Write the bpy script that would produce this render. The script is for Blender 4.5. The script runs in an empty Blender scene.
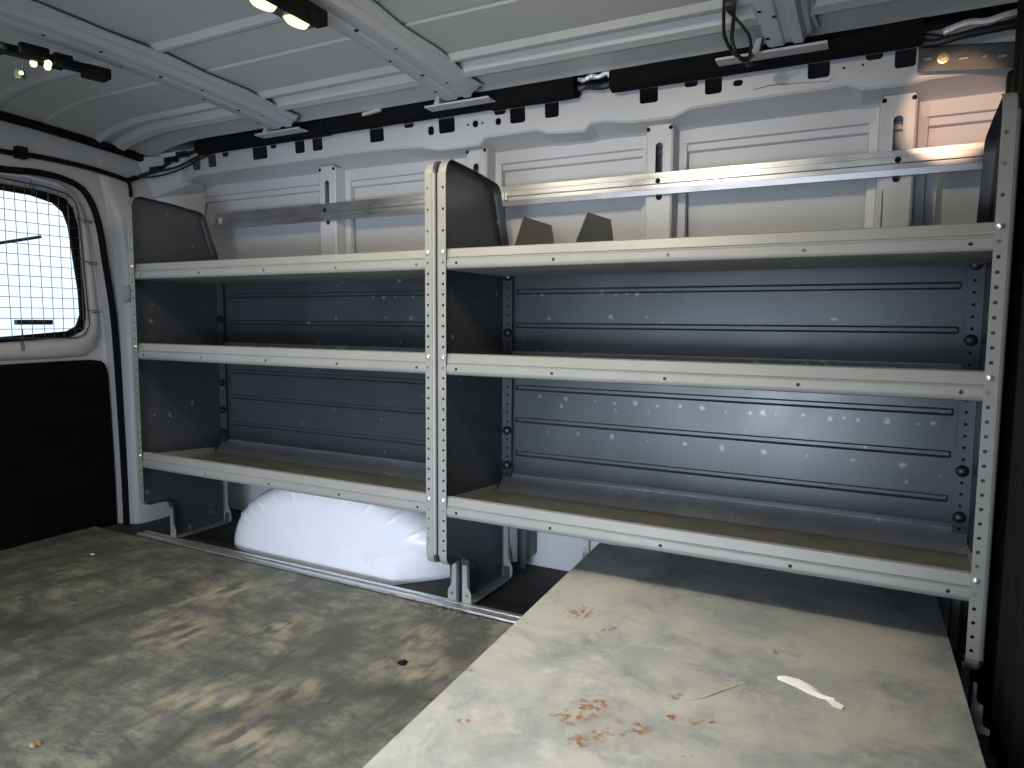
import bpy, bmesh, math, random
from mathutils import Vector, Matrix
random.seed(7)
PI = math.pi
SC = bpy.context.scene
COL = SC.collection

# ------------------------------------------------------------------ materials
def new_mat(name):
    m = bpy.data.materials.new(name); m.use_nodes = True
    nt = m.node_tree
    b = nt.nodes['Principled BSDF']
    return m, nt, b

def N(nt, t, **kw):
    n = nt.nodes.new(t)
    for k, v in kw.items():
        if k.startswith('i_'):
            n.inputs[k[2:].replace('_', ' ')].default_value = v
        else:
            setattr(n, k, v)
    return n

def rgb(c): return (c[0], c[1], c[2], 1)

def noise_mix(nt, colA, colB, scale, vec, lo=.4, hi=.6, detail=4, rough=.6, dist=0.0):
    n = N(nt, 'ShaderNodeTexNoise'); n.inputs['Scale'].default_value = scale
    n.inputs['Detail'].default_value = detail; n.inputs['Roughness'].default_value = rough
    n.inputs['Distortion'].default_value = dist
    nt.links.new(vec, n.inputs['Vector'])
    r = N(nt, 'ShaderNodeMapRange'); r.inputs['From Min'].default_value = lo; r.inputs['From Max'].default_value = hi
    nt.links.new(n.outputs['Fac'], r.inputs['Value'])
    mx = N(nt, 'ShaderNodeMix', data_type='RGBA')
    nt.links.new(r.outputs[0], mx.inputs[0])
    for s, c in ((6, colA), (7, colB)):
        if hasattr(c, 'is_linked'): nt.links.new(c, mx.inputs[s])
        else: mx.inputs[s].default_value = rgb(c)
    return mx.outputs[2], r.outputs[0]

def coords(nt, scale=(1, 1, 1), kind='Object', rot=(0, 0, 0)):
    tc = N(nt, 'ShaderNodeTexCoord'); mp = N(nt, 'ShaderNodeMapping')
    mp.inputs['Scale'].default_value = scale
    mp.inputs['Rotation'].default_value = rot
    nt.links.new(tc.outputs[kind], mp.inputs['Vector'])
    return mp.outputs[0]

def simple(name, col, rough=.5, metal=0.0, var=.12, scale=8, bump=0.0, stretch=(1, 1, 1), spec=.5):
    m, nt, b = new_mat(name)
    v = coords(nt, stretch)
    dark = tuple(c * (1 - var) for c in col); light = tuple(min(1, c * (1 + var)) for c in col)
    c, f = noise_mix(nt, dark, light, scale, v, .3, .7)
    nt.links.new(c, b.inputs['Base Color'])
    r = N(nt, 'ShaderNodeMapRange'); r.inputs['To Min'].default_value = max(.03, rough - .08); r.inputs['To Max'].default_value = min(1, rough + .08)
    nt.links.new(f, r.inputs['Value']); nt.links.new(r.outputs[0], b.inputs['Roughness'])
    b.inputs['Metallic'].default_value = metal
    b.inputs['Specular IOR Level'].default_value = spec
    if bump:
        n2 = N(nt, 'ShaderNodeTexNoise'); n2.inputs['Scale'].default_value = scale * 6
        nt.links.new(v, n2.inputs['Vector'])
        bp = N(nt, 'ShaderNodeBump'); bp.inputs['Strength'].default_value = bump; bp.inputs['Distance'].default_value = .002
        nt.links.new(n2.outputs['Fac'], bp.inputs['Height']); nt.links.new(bp.outputs[0], b.inputs['Normal'])
    return m

def spots(nt, vec, pts, warp=.02, wscale=30):
    """max over soft discs at pts (x, y, r); returns a 0..1 socket"""
    n = N(nt, 'ShaderNodeTexNoise'); n.inputs['Scale'].default_value = wscale; n.inputs['Detail'].default_value = 3
    nt.links.new(vec, n.inputs['Vector'])
    sub = N(nt, 'ShaderNodeVectorMath', operation='SUBTRACT'); sub.inputs[1].default_value = (.5, .5, .5)
    nt.links.new(n.outputs['Color'], sub.inputs[0])
    sc = N(nt, 'ShaderNodeVectorMath', operation='SCALE'); sc.inputs['Scale'].default_value = warp * 2
    nt.links.new(sub.outputs[0], sc.inputs[0])
    ad = N(nt, 'ShaderNodeVectorMath', operation='ADD')
    nt.links.new(vec, ad.inputs[0]); nt.links.new(sc.outputs[0], ad.inputs[1])
    flat = N(nt, 'ShaderNodeVectorMath', operation='MULTIPLY'); flat.inputs[1].default_value = (1, 1, 0)
    nt.links.new(ad.outputs[0], flat.inputs[0])
    acc = None
    for x, y, r in pts:
        d = N(nt, 'ShaderNodeVectorMath', operation='DISTANCE'); d.inputs[1].default_value = (x, y, 0)
        nt.links.new(flat.outputs[0], d.inputs[0])
        mr = N(nt, 'ShaderNodeMapRange'); mr.inputs['From Min'].default_value = r; mr.inputs['From Max'].default_value = r * .3
        nt.links.new(d.outputs['Value'], mr.inputs['Value'])
        if acc is None: acc = mr.outputs[0]
        else:
            mx = N(nt, 'ShaderNodeMath', operation='MAXIMUM')
            nt.links.new(acc, mx.inputs[0]); nt.links.new(mr.outputs[0], mx.inputs[1]); acc = mx.outputs[0]
    return acc

def mixc(nt, fac, a, b):
    mx = N(nt, 'ShaderNodeMix', data_type='RGBA')
    nt.links.new(fac, mx.inputs[0])
    for s, c in ((6, a), (7, b)):
        if hasattr(c, 'is_linked'): nt.links.new(c, mx.inputs[s])
        else: mx.inputs[s].default_value = rgb(c)
    return mx.outputs[2]

def math_n(nt, op, a, b):
    m = N(nt, 'ShaderNodeMath', operation=op)
    for i, v in enumerate((a, b)):
        if hasattr(v, 'is_linked'): nt.links.new(v, m.inputs[i])
        else: m.inputs[i].default_value = v
    return m.outputs[0]

M = {}
M['body'] = simple('white_body_paint', (.50, .515, .55), .42, 0, .03, 3, .02)
M['arch'] = None
M['roof'] = simple('roof_underside_primer', (.55, .57, .565), .5, .05, .05, 4, .04)
M['post'] = simple('lit_shelf_enamel', (.255, .26, .255), .48, .12, .05, 14, .03)  # lighter copy of the shelf enamel, for its lit faces
M['lip'] = simple('lit_lip_enamel', (.42, .44, .48), .24, .6, .08, 9, .0)  # paler, glossier enamel that paints in the door light on the lip
M['galv'] = simple('galvanised_steel', (.42, .43, .46), .34, .85, .12, 9, .05, (1, 2, 2))
M['alu'] = simple('aluminium_extrusion', (.66, .67, .70), .33, .85, .12, 30, .03, (1, 8, 8))
M['black'] = simple('black_rubber', (.007,.007,.008), .7, 0, .3, 12, .1, spec=.12)
M['foam'] = simple('black_foam_sleeve', (.007, .007, .008), .9, 0, .3, 30, .3, spec=.12)
M['trim'] = simple('black_trim_board', (.003, .003, .003), .8, 0, .4, 9, .1, spec=.12)
M['bulk'] = simple('dark_partition', (.008, .008, .009), .7, 0, .3, 9, .1, spec=.12)
M['cavity'] = simple('shaded_cavity', (.02, .02, .022), .7, 0, .2, 9)  # near-black tone stands for the unlit recess
M['knob'] = simple('black_knob_plastic', (.010, .010, .013), .35, 0, .1, 20)
M['zinc'] = simple('zinc_bolt', (.9, .9, .92), .22, .8, .03, 40)
M['brass'] = simple('yellow_zinc_screw', (.62, .55, .33), .3, .8, .1, 40)
M['dark_steel'] = simple('dark_grey_steel', (.085, .095, .10), .45, .5, .1, 20, .05)
M['wire'] = simple('grey_wire', (.10, .10, .11), .4, .6, .1, 30)
M['cable'] = simple('black_cable', (.012, .012, .013), .45, 0, .1, 30)
M['foil'] = simple('silver_foil_tape', (.75, .76, .78), .35, .6, .12, 60, .6)
M['tab'] = simple('grey_plastic_tab', (.16, .18, .21), .5, 0, .05, 20)
M['paper'] = simple('white_paper', (.86, .85, .82), .8, 0, .04, 60, .2)
M['straw'] = simple('pale_straw', (.62, .60, .38), .7, 0, .1, 60)
M['dirt'] = simple('brown_dirt', (.13, .11, .085), .95, 0, .4, 90, .8)
M['stone'] = simple('brown_pebble', (.20, .15, .08), .8, 0, .35, 60, .5)
M['concrete'] = simple('yard_concrete', (.55, .56, .58), .9, 0, .1, 3)
M['board'] = simple('green_circuit_board', (.02, .05, .03), .5, 0, .2, 60)

# scuffs rubbed into the back sheets by the stored goods
FLECKS = [(0.093, 0.823), (0.121, 0.825), (0.295, 0.829), (0.337, 0.823), (0.367, 0.828), (0.394, 0.825), (0.453, 0.827), (0.143, 0.761), (0.324, 0.765), (0.422, 0.765), (0.118, 0.54), (0.198, 0.539), (0.283, 0.538), (0.34, 0.536), (0.396, 0.54), (0.455, 0.535), (0.515, 0.537), (0.571, 0.538), (0.63, 0.529), (0.687, 0.533), (0.717, 0.535), (0.747, 0.534), (0.807, 0.536), (0.866, 0.533), (0.895, 0.535), (0.924, 0.533), (0.983, 0.535), (1.043, 0.533), (1.072, 0.535), (0.721, 0.439), (0.82, 0.439), (0.918, 0.439), (1.019, 0.438), (0.141, 0.442), (0.235, 0.444), (0.334, 0.444), (0.43, 0.441), (0.53, 0.442), (0.623, 0.44), (-0.566, 0.826), (-0.472, 0.825), (-0.429, 0.825), (-0.386, 0.824), (-0.317, 0.824), (-0.627, 0.758), (-0.518, 0.758), (-0.422, 0.759), (-0.325, 0.759)]
# grey shelf sheet, the enamel's darkened shade copy, with dust and rub marks
def make_sheet_mat():
    m, nt, b = new_mat('shaded_sheet_enamel')
    v = coords(nt, (1, 1, 1))
    base, f = noise_mix(nt, (.048, .054, .063), (.068, .075, .088), 3, v, .3, .7, 5)
    base, f2 = noise_mix(nt, base, (.24, .245, .24), 26, v, .685, .74, 2)
    sx = N(nt, 'ShaderNodeSeparateXYZ'); cx = N(nt, 'ShaderNodeCombineXYZ'); nt.links.new(v, sx.inputs[0])
    nt.links.new(sx.outputs[0], cx.inputs[0]); nt.links.new(sx.outputs[2], cx.inputs[1])
    gy = N(nt, 'ShaderNodeMath', operation='GREATER_THAN'); gy.inputs[1].default_value = .342; nt.links.new(sx.outputs[1], gy.inputs[0])
    fk = spots(nt, cx.outputs[0], [(x, z, .0042 + .0022 * ((i * 7) % 3)) for i, (x, z) in enumerate(FLECKS)], .006, 90)
    fk = math_n(nt, 'MULTIPLY', math_n(nt, 'MULTIPLY', fk, gy.outputs[0]), .5)
    base = mixc(nt, fk, base, (.34, .34, .33))
    nt.links.new(base, b.inputs['Base Color'])
    b.inputs['Metallic'].default_value = .3
    r = N(nt, 'ShaderNodeMapRange'); r.inputs['To Min'].default_value = .26; r.inputs['To Max'].default_value = .42
    nt.links.new(f, r.inputs['Value']); nt.links.new(r.outputs[0], b.inputs['Roughness'])
    n2 = N(nt, 'ShaderNodeTexNoise'); n2.inputs['Scale'].default_value = 5; nt.links.new(v, n2.inputs['Vector'])
    bp = N(nt, 'ShaderNodeBump'); bp.inputs['Strength'].default_value = .12; bp.inputs['Distance'].default_value = .004
    nt.links.new(n2.outputs['Fac'], bp.inputs['Height']); nt.links.new(bp.outputs[0], b.inputs['Normal'])
    return m
M['sheet'] = make_sheet_mat()

# shelf tray: same enamel in its lightened lit tone, dusty on its upward faces
def make_tray_mat():
    m, nt, b = new_mat('dusty_shelf_tray_enamel')
    v = coords(nt, (1, 1, 1))
    base, f = noise_mix(nt, (.235, .24, .235), (.275, .28, .275), 6, v, .3, .7, 4)
    dust, f2 = noise_mix(nt, (.12, .12, .115), (.22, .215, .185), 11, v, .3, .7, 6, .7)
    g = N(nt, 'ShaderNodeNewGeometry'); sx = N(nt, 'ShaderNodeSeparateXYZ'); nt.links.new(g.outputs['True Normal'], sx.inputs[0])
    a = math_n(nt, 'ABSOLUTE', sx.outputs[2], 0)
    mr = N(nt, 'ShaderNodeMapRange'); mr.inputs['From Min'].default_value = .9; mr.inputs['From Max'].default_value = .99
    nt.links.new(a, mr.inputs['Value'])
    c = mixc(nt, mr.outputs[0], base, dust)
    nt.links.new(c, b.inputs['Base Color'])
    b.inputs['Metallic'].default_value = .12
    b.inputs['Roughness'].default_value = .47
    return m
M['tray'] = make_tray_mat()

def make_arch_mat():
    m, nt, b = new_mat('scuffed_white_arch_paint')
    v = coords(nt, (1, 1, 1))
    base, f = noise_mix(nt, (.72, .72, .78), (.78, .78, .84), 4, v, .3, .7, 4)
    base, f = noise_mix(nt, base, (.30, .28, .27), 60, v, .70, .76, 3, .6)
    base, f = noise_mix(nt, base, (.50, .48, .48), 9, v, .60, .80, 7, .78)
    nt.links.new(base, b.inputs['Base Color']); b.inputs['Roughness'].default_value = .38
    return m
M['arch'] = make_arch_mat()

def make_floor_mat():
    m, nt, b = new_mat('worn_plywood_floor_mat')
    v = coords(nt, (1, 1, 1)); vs = coords(nt, (2.2, 4.5, 1), rot=(0, 0, .5)); vb = coords(nt, (3.2, 1.3, 1), rot=(0, 0, -.25))
    base, f = noise_mix(nt, (.075, .088, .088), (.255, .252, .215), 2.8, vb, .38, .62, 9, .68, .9)
    base, f1 = noise_mix(nt, base, (.085, .095, .093), 4.5, vs, .42, .60, 9, .74)
    sp = spots(nt, v, [(-.112, -.496, .09), (-.216, -.553, .10), (-.022, -.60, .10), (-.05, -.42, .07), (-.62, -.13, .13), (-.50, -.36, .12), (.10, -.24, .12), (.02, -.11, .09), (-.30, -.22, .10)], .07, 9)
    n3 = N(nt, 'ShaderNodeTexNoise'); n3.inputs['Scale'].default_value = 9; n3.inputs['Detail'].default_value = 6
    nt.links.new(vb, n3.inputs['Vector'])
    r3 = N(nt, 'ShaderNodeMapRange'); r3.inputs['From Min'].default_value = .42; r3.inputs['From Max'].default_value = .58
    nt.links.new(n3.outputs['Fac'], r3.inputs['Value'])
    k = math_n(nt, 'MULTIPLY', sp, r3.outputs[0]); k = math_n(nt, 'MULTIPLY', k, .75)
    base = mixc(nt, k, base, (.40, .36, .27))
    # dark curved scuff arcs
    for cx, cy, rr, w in ((-1.12, -.22, .40, .07), (-.80, -.86, .36, .08), (.30, -.72, .42, .06)):
        nn = N(nt, 'ShaderNodeTexNoise'); nn.inputs['Scale'].default_value = 6; nt.links.new(v, nn.inputs['Vector'])
        d = N(nt, 'ShaderNodeVectorMath', operation='DISTANCE'); d.inputs[1].default_value = (cx, cy, 0)
        nt.links.new(v, d.inputs[0])
        q = math_n(nt, 'SUBTRACT', d.outputs['Value'], rr); w2 = math_n(nt, 'MULTIPLY', math_n(nt, 'SUBTRACT', nn.outputs['Fac'], .5), .12)
        q = math_n(nt, 'ABSOLUTE', math_n(nt, 'ADD', q, w2), 0)
        mr = N(nt, 'ShaderNodeMapRange'); mr.inputs['From Min'].default_value = w; mr.inputs['From Max'].default_value = 0; mr.inputs['To Max'].default_value = .45
        nt.links.new(q, mr.inputs['Value'])
        base = mixc(nt, mr.outputs[0], base, (.03, .036, .036))
    vf = coords(nt, (4, 90, 1), rot=(0, 0, .2))
    base, f4 = noise_mix(nt, base, (.07, .075, .07), 5, vf, .60, .72, 3)
    nt.links.new(base, b.inputs['Base Color'])
    b.inputs['Roughness'].default_value = .62
    bp = N(nt, 'ShaderNodeBump'); bp.inputs['Strength'].default_value = .25; bp.inputs['Distance'].default_value = .003
    nt.links.new(f4, bp.inputs['Height']); nt.links.new(bp.outputs[0], b.inputs['Normal'])
    return m
M['floor'] = make_floor_mat()

def make_table_mat():
    m, nt, b = new_mat('stained_zinc_sheet')
    v = coords(nt, (1, 1, 1), 'Object')
    base, f = noise_mix(nt, (.41, .455, .51), (.58, .59, .575), 3.4, v, .40, .60, 8, .68, .6)
    base, f1 = noise_mix(nt, base, (.31, .35, .39), 6, v, .48, .66, 9, .74, .4)
    base, f2 = noise_mix(nt, base, (.66, .67, .66), 14, v, .54, .70, 9, .75)
    vs = coords(nt, (60, 3, 1), rot=(0, 0, .7))
    base, f3 = noise_mix(nt, base, (.50, .50, .47), 3, vs, .70, .78, 2)
    vs = coords(nt, (3, 55, 1), rot=(0, 0, .3))
    base, f3 = noise_mix(nt, base, (.20, .21, .21), 3, vs, .72, .80, 2)
    halo = spots(nt, v, [(.454, -.168, .07), (.60, -.50, .09), (.66, -.53, .06), (.75, -.442, .04), (.50, -.62, .08)], .05, 14)
    halo = math_n(nt, 'MULTIPLY', halo, .14)
    base = mixc(nt, halo, base, (.46, .38, .26))
    rust = spots(nt, v, [(.454, -.168, .034), (.463, -.15, .026), (.537, -.21, .018), (.599, -.482, .040), (.585, -.515, .030), (.618, -.46, .02), (.639, -.538, .024), (.675, -.50, .024), (.662, -.52, .018), (.75, -.442, .019), (.765, -.425, .012), (.616, -.575, .022), (.714, -.45, .012), (.70, -.49, .012), (.445, -.60, .018), (.37, -.48, .012), (.76, -.52, .012), (.83, -.15, .018), (.705, -.38, .012)], .03, 45)
    n3 = N(nt, 'ShaderNodeTexNoise'); n3.inputs['Scale'].default_value = 95; n3.inputs['Detail'].default_value = 5
    nt.links.new(v, n3.inputs['Vector'])
    r3 = N(nt, 'ShaderNodeMapRange'); r3.inputs['From Min'].default_value = .46; r3.inputs['From Max'].default_value = .60
    nt.links.new(n3.outputs['Fac'], r3.inputs['Value'])
    k = math_n(nt, 'MULTIPLY', rust, r3.outputs[0])
    base = mixc(nt, math_n(nt, 'MULTIPLY', k, .95), base, (.34, .15, .055))
    nt.links.new(base, b.inputs['Base Color'])
    r = N(nt, 'ShaderNodeMapRange'); r.inputs['To Min'].default_value = .42; r.inputs['To Max'].default_value = .62
    nt.links.new(f, r.inputs['Value']); nt.links.new(r.outputs[0], b.inputs['Roughness'])
    b.inputs['Metallic'].default_value = .15
    bp = N(nt, 'ShaderNodeBump'); bp.inputs['Strength'].default_value = .1; bp.inputs['Distance'].default_value = .002
    nt.links.new(f1, bp.inputs['Height']); nt.links.new(bp.outputs[0], b.inputs['Normal'])
    return m
M['table'] = make_table_mat()

def emit_mat(name, col, s):
    m = bpy.data.materials.new(name); m.use_nodes = True; nt = m.node_tree
    nt.nodes.clear(); e = nt.nodes.new('ShaderNodeEmission'); o = nt.nodes.new('ShaderNodeOutputMaterial')
    e.inputs[0].default_value = rgb(col); e.inputs[1].default_value = s
    nt.links.new(e.outputs[0], o.inputs[0]); return m
M['led'] = emit_mat('led_lens', (1.0, .84, .48), 1.7)
def glass_mat():
    m = bpy.data.materials.new('window_glass'); m.use_nodes = True; nt = m.node_tree
    nt.nodes.clear(); o = nt.nodes.new('ShaderNodeOutputMaterial'); t = nt.nodes.new('ShaderNodeBsdfTransparent')
    g = nt.nodes.new('ShaderNodeBsdfGlossy'); g.inputs['Roughness'].default_value = .02
    t.inputs[0].default_value = (.93, .97, 1, 1)
    mx = nt.nodes.new('ShaderNodeMixShader'); fr = nt.nodes.new('ShaderNodeFresnel'); fr.inputs[0].default_value = 1.45
    nt.links.new(fr.outputs[0], mx.inputs[0]); nt.links.new(t.outputs[0], mx.inputs[1]); nt.links.new(g.outputs[0], mx.inputs[2])
    nt.links.new(mx.outputs[0], o.inputs[0]); return m
M['glass'] = glass_mat()

# ------------------------------------------------------------------ mesh helpers
def set_props(o, label=None, cat=None, group=None, kind=None):
    if label: o['label'] = label
    if cat: o['category'] = cat
    if group: o['group'] = group
    if kind: o['kind'] = kind
    return o

def empty(name, loc=(0, 0, 0), label=None, cat=None, group=None, kind=None):
    o = bpy.data.objects.new(name, None); COL.objects.link(o); o.location = loc
    o.empty_display_size = .05
    return set_props(o, label, cat, group, kind)

def fill_2d(outer, holes):
    """triangulated flat mesh of an outline with holes, verts list + faces"""
    cu = bpy.data.curves.new('tmp_outline', 'CURVE'); cu.dimensions = '2D'; cu.fill_mode = 'FRONT'
    for pts in [outer] + list(holes):
        s = cu.splines.new('POLY'); s.points.add(len(pts) - 1)
        for p, q in zip(s.points, pts): p.co = (q[0], q[1], 0, 1)
        s.use_cyclic_u = True
    ob = bpy.data.objects.new('tmp_outline', cu); COL.objects.link(ob)
    dg = bpy.context.evaluated_depsgraph_get(); dg.update()
    me = bpy.data.meshes.new_from_object(ob.evaluated_get(dg))
    vs = [tuple(v.co) for v in me.vertices]; fs = [tuple(p.vertices) for p in me.polygons]
    bpy.data.objects.remove(ob); bpy.data.curves.remove(cu); bpy.data.meshes.remove(me)
    return vs, fs

def circ(cx, cy, r, n=10): return [(cx + r * math.cos(2 * PI * i / n), cy + r * math.sin(2 * PI * i / n)) for i in range(n)]
def rrect(x0, x1, y0, y1, r=.004, n=3):
    r = min(r, (x1 - x0) / 2 - 1e-4, (y1 - y0) / 2 - 1e-4); P = []
    for cx, cy, a0 in ((x1 - r, y1 - r, 0), (x0 + r, y1 - r, 90), (x0 + r, y0 + r, 180), (x1 - r, y0 + r, 270)):
        for i in range(n + 1):
            a = math.radians(a0 + 90 * i / n); P.append((cx + r * math.cos(a), cy + r * math.sin(a)))
    return P

class MB:
    def __init__(s): s.v = []; s.f = []
    def add(s, vs, fs):
        o = len(s.v); s.v += [tuple(v) for v in vs]; s.f += [tuple(i + o for i in f) for f in fs]; return s
    def box(s, x0, x1, y0, y1, z0, z1):
        v = [(x, y, z) for z in (z0, z1) for y in (y0, y1) for x in (x0, x1)]
        return s.add(v, [(0, 2, 3, 1), (4, 5, 7, 6), (0, 1, 5, 4), (1, 3, 7, 5), (3, 2, 6, 7), (2, 0, 4, 6)])
    def hexa(s, bottom, top):
        return s.add(list(bottom) + list(top), [(3, 2, 1, 0), (4, 5, 6, 7), (0, 1, 5, 4), (1, 2, 6, 5), (2, 3, 7, 6), (3, 0, 4, 7)])
    def sheet(s, outer, holes, fn):
        vs, fs = fill_2d(outer, holes)
        return s.add([fn(v[0], v[1]) for v in vs], fs)
    def slab(s, outer, holes, fn0, fn1):
        """flat outline with thickness between two mappings"""
        vs, fs = fill_2d(outer, holes)
        s.add([fn0(v[0], v[1]) for v in vs], fs); s.add([fn1(v[0], v[1]) for v in vs], [tuple(reversed(f)) for f in fs])
        for loop in [outer] + list(holes):
            n = len(loop)
            s.add([fn0(*p) for p in loop] + [fn1(*p) for p in loop], [(i, (i + 1) % n, n + (i + 1) % n, n + i) for i in range(n)])
        return s
    def extrude_x(s, prof, x0, x1, closed=False, nx=1):
        """profile (y, z) swept along x"""
        n = len(prof); vs = []
        for k in range(nx + 1):
            x = x0 + (x1 - x0) * k / nx; vs += [(x, p[0], p[1]) for p in prof]
        m = n if closed else n - 1; fs = []
        for k in range(nx):
            for i in range(m):
                j = (i + 1) % n; fs.append((k * n + i, k * n + j, (k + 1) * n + j, (k + 1) * n + i))
        s.add(vs, fs)
        if closed:
            s.add([(x0, *p) for p in prof], [tuple(range(n))]); s.add([(x1, *p) for p in prof], [tuple(reversed(range(n)))])
        return s
    def tube(s, pts, r, n=8, caps=True):
        pts = [Vector(p) for p in pts]; rings = []; prev = None
        rr = r if isinstance(r, (list, tuple)) else [r] * len(pts)
        for i, p in enumerate(pts):
            t = (pts[min(i + 1, len(pts) - 1)] - pts[max(i - 1, 0)]).normalized()
            if prev is None:
                a = Vector((0, 0, 1)) if abs(t.z) < .9 else Vector((1, 0, 0)); u = t.cross(a).normalized()
            else:
                u = (prev - t * prev.dot(t)).normalized()
            prev = u; w = t.cross(u)
            rings.append([p + (u * math.cos(2 * PI * k / n) + w * math.sin(2 * PI * k / n)) * rr[i] for k in range(n)])
        vs = [v for g in rings for v in g]; fs = []
        for i in range(len(pts) - 1):
            for k in range(n):
                j = (k + 1) % n; fs.append((i * n + k, i * n + j, (i + 1) * n + j, (i + 1) * n + k))
        if caps: fs.append(tuple(reversed(range(n)))); fs.append(tuple((len(pts) - 1) * n + k for k in range(n)))
        return s.add(vs, fs)
    def lathe(s, prof, c, axis='y', n=16):
        """prof = (radius, height) along axis direction from point c"""
        vs = []; fs = []
        for r, h in prof:
            for k in range(n):
                a = 2 * PI * k / n; p, q = r * math.cos(a), r * math.sin(a)
                vs.append({'y': (c[0] + p, c[1] + h, c[2] + q), 'x': (c[0] + h, c[1] + p, c[2] + q), 'z': (c[0] + p, c[1] + q, c[2] + h)}[axis])
        for i in range(len(prof) - 1):
            for k in range(n):
                j = (k + 1) % n; fs.append((i * n + k, i * n + j, (i + 1) * n + j, (i + 1) * n + k))
        fs.append(tuple(range(n))); fs.append(tuple((len(prof) - 1) * n + k for k in range(n)))
        return s.add(vs, fs)
    def build(s, name, mat, parent=None, solid=0, bevel=0, smooth=True, offset=0, angle=35, merge=1e-5):
        me = bpy.data.meshes.new(name); me.from_pydata(s.v, [], s.f)
        bm = bmesh.new(); bm.from_mesh(me); bmesh.ops.remove_doubles(bm, verts=bm.verts, dist=merge)
        bmesh.ops.recalc_face_normals(bm, faces=bm.faces); bm.to_mesh(me); bm.free()
        me.materials.append(mat); o = bpy.data.objects.new(name, me); COL.objects.link(o)
        if parent is not None:
            o.parent = parent; o.matrix_parent_inverse = Matrix.Translation(-Vector(parent.location))
            # vertices are world placed; keep them so
        if solid:
            md = o.modifiers.new('thickness', 'SOLIDIFY'); md.thickness = solid; md.offset = offset
        if bevel:
            md = o.modifiers.new('bevel', 'BEVEL'); md.width = bevel; md.segments = 2; md.limit_method = 'ANGLE'; md.angle_limit = math.radians(40)
        if smooth:
            for p in me.polygons: p.use_smooth = True
            md = o.modifiers.new('crease', 'EDGE_SPLIT'); md.split_angle = math.radians(angle); md.use_edge_sharp = False
        return o

def arc(cx, cy, r, a0, a1, n=5):
    return [(cx + r * math.cos(math.radians(a0 + (a1 - a0) * i / n)), cy + r * math.sin(math.radians(a0 + (a1 - a0) * i / n))) for i in range(n + 1)]

def smooth_path(pts, n=6):
    pts = [Vector(p) for p in pts]; out = []
    for i in range(len(pts) - 1):
        p0 = pts[max(i - 1, 0)]; p1 = pts[i]; p2 = pts[i + 1]; p3 = pts[min(i + 2, len(pts) - 1)]
        for k in range(n):
            t = k / n
            out.append(.5 * ((2 * p1) + (-p0 + p2) * t + (2 * p0 - 5 * p1 + 4 * p2 - p3) * t * t + (-p0 + 3 * p1 - 3 * p2 + p3) * t ** 3))
    out.append(pts[-1]); return out

# ------------------------------------------------------------------ camera
cam = bpy.data.cameras.new('camera'); co = bpy.data.objects.new('camera', cam); COL.objects.link(co)
CY, CP, CR, CF = .4853, -.0912, .0067, 702.2
fw = Vector((-math.sin(CY) * math.cos(CP), math.cos(CY) * math.cos(CP), math.sin(CP)))
r_ = Vector((math.cos(CY), math.sin(CY), 0)); u_ = r_.cross(fw)
r2 = r_ * math.cos(CR) + u_ * math.sin(CR); u2 = -r_ * math.sin(CR) + u_ * math.cos(CR)
co.matrix_world = Matrix(((r2.x, u2.x, -fw.x, .9665), (r2.y, u2.y, -fw.y, -1.4335), (r2.z, u2.z, -fw.z, .7558), (0, 0, 0, 1)))
cam.sensor_width = 36; cam.lens = CF / 1024 * 36; cam.clip_start = .02
SC.camera = co

P = .0254
ZT, ZM, ZB = .917, .917 - 10 * P, .917 - 24 * P     # bolt heights of the three shelves
XC, XLW, XRW = 0.0, -1.176, 1.1495                   # web planes of the shelf ends

# ------------------------------------------------------------------ setting
fl = MB(); fl.sheet([(-1.75, -1.45), (1.22, -1.45), (1.22, .062), (-1.75, .062)], [], lambda x, y: (x, y, 0))
fl.build('floor', M['floor'], solid=.018, offset=-1)
bpy.data.objects['floor']['kind'] = 'structure'
# bare floor pan in the gap between the track and the wall
fp = MB()
prof = [(.062, -.012), (.30, -.014), (.54, -.012)]
fp.extrude_x(prof, -1.75, 1.22)
o = fp.build('floor', M['dark_steel'].copy(), solid=.002); o['kind'] = 'structure'
M['pan'] = simple('dirty_floor_pan', (.030, .029, .027), .7, 0, .35, 14, .3, (1, 3, 1)); o.data.materials[0] = M['pan']

# roof skin: profile across the van, with stiffening beads running lengthwise
def zbeam(y):
    return 1.362 + .042 * (1 - ((y + .55) / .80) ** 2) if y > -.55 else 1.404 - .03 * ((y + .55) / .8) ** 2
def zroof(y): return zbeam(y) + .036
RP = []
def bead(y0, y1, h, r=.012):
    return [(y0, 0), (y0 + r, h), (y1 - r, h), (y1, 0)]
keys = [(-1.42, 0), (-1.1, 0), (-1.09, -.006), (-1.0, -.006), (-.99, 0), (-.80, 0), (-.785, -.008), (-.76, -.008), (-.70, 0), (-.52, 0), (-.515, .004), (-.505, .004), (-.50, 0), (-.36, 0), (-.245, .002), (-.232, -.010), (-.222, -.010), (-.195, .002), (-.085, 0), (-.08, .005), (-.070, .005), (-.065, 0),
        (.02, 0), (.095, .002), (.108, -.010), (.118, -.010), (.130, .004), (.165, .010), (.176, -.010), (.198, -.014), (.222, .004), (.25, .008), (.285, .004), (.31, -.004)]
prof = [(y, zroof(y) + d) for y, d in keys]
rf = MB(); rf.extrude_x(prof, -1.50, 1.22, nx=68)
def rear_drop(x): return .046 * (max(0, -1.20 - x) / .30) ** 2
rf.v = [(x, y, z - rear_drop(x)) for x, y, z in rf.v]
o = rf.build('ceiling', M['roof'], solid=.0015, angle=14); o['kind'] = 'structure'
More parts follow.
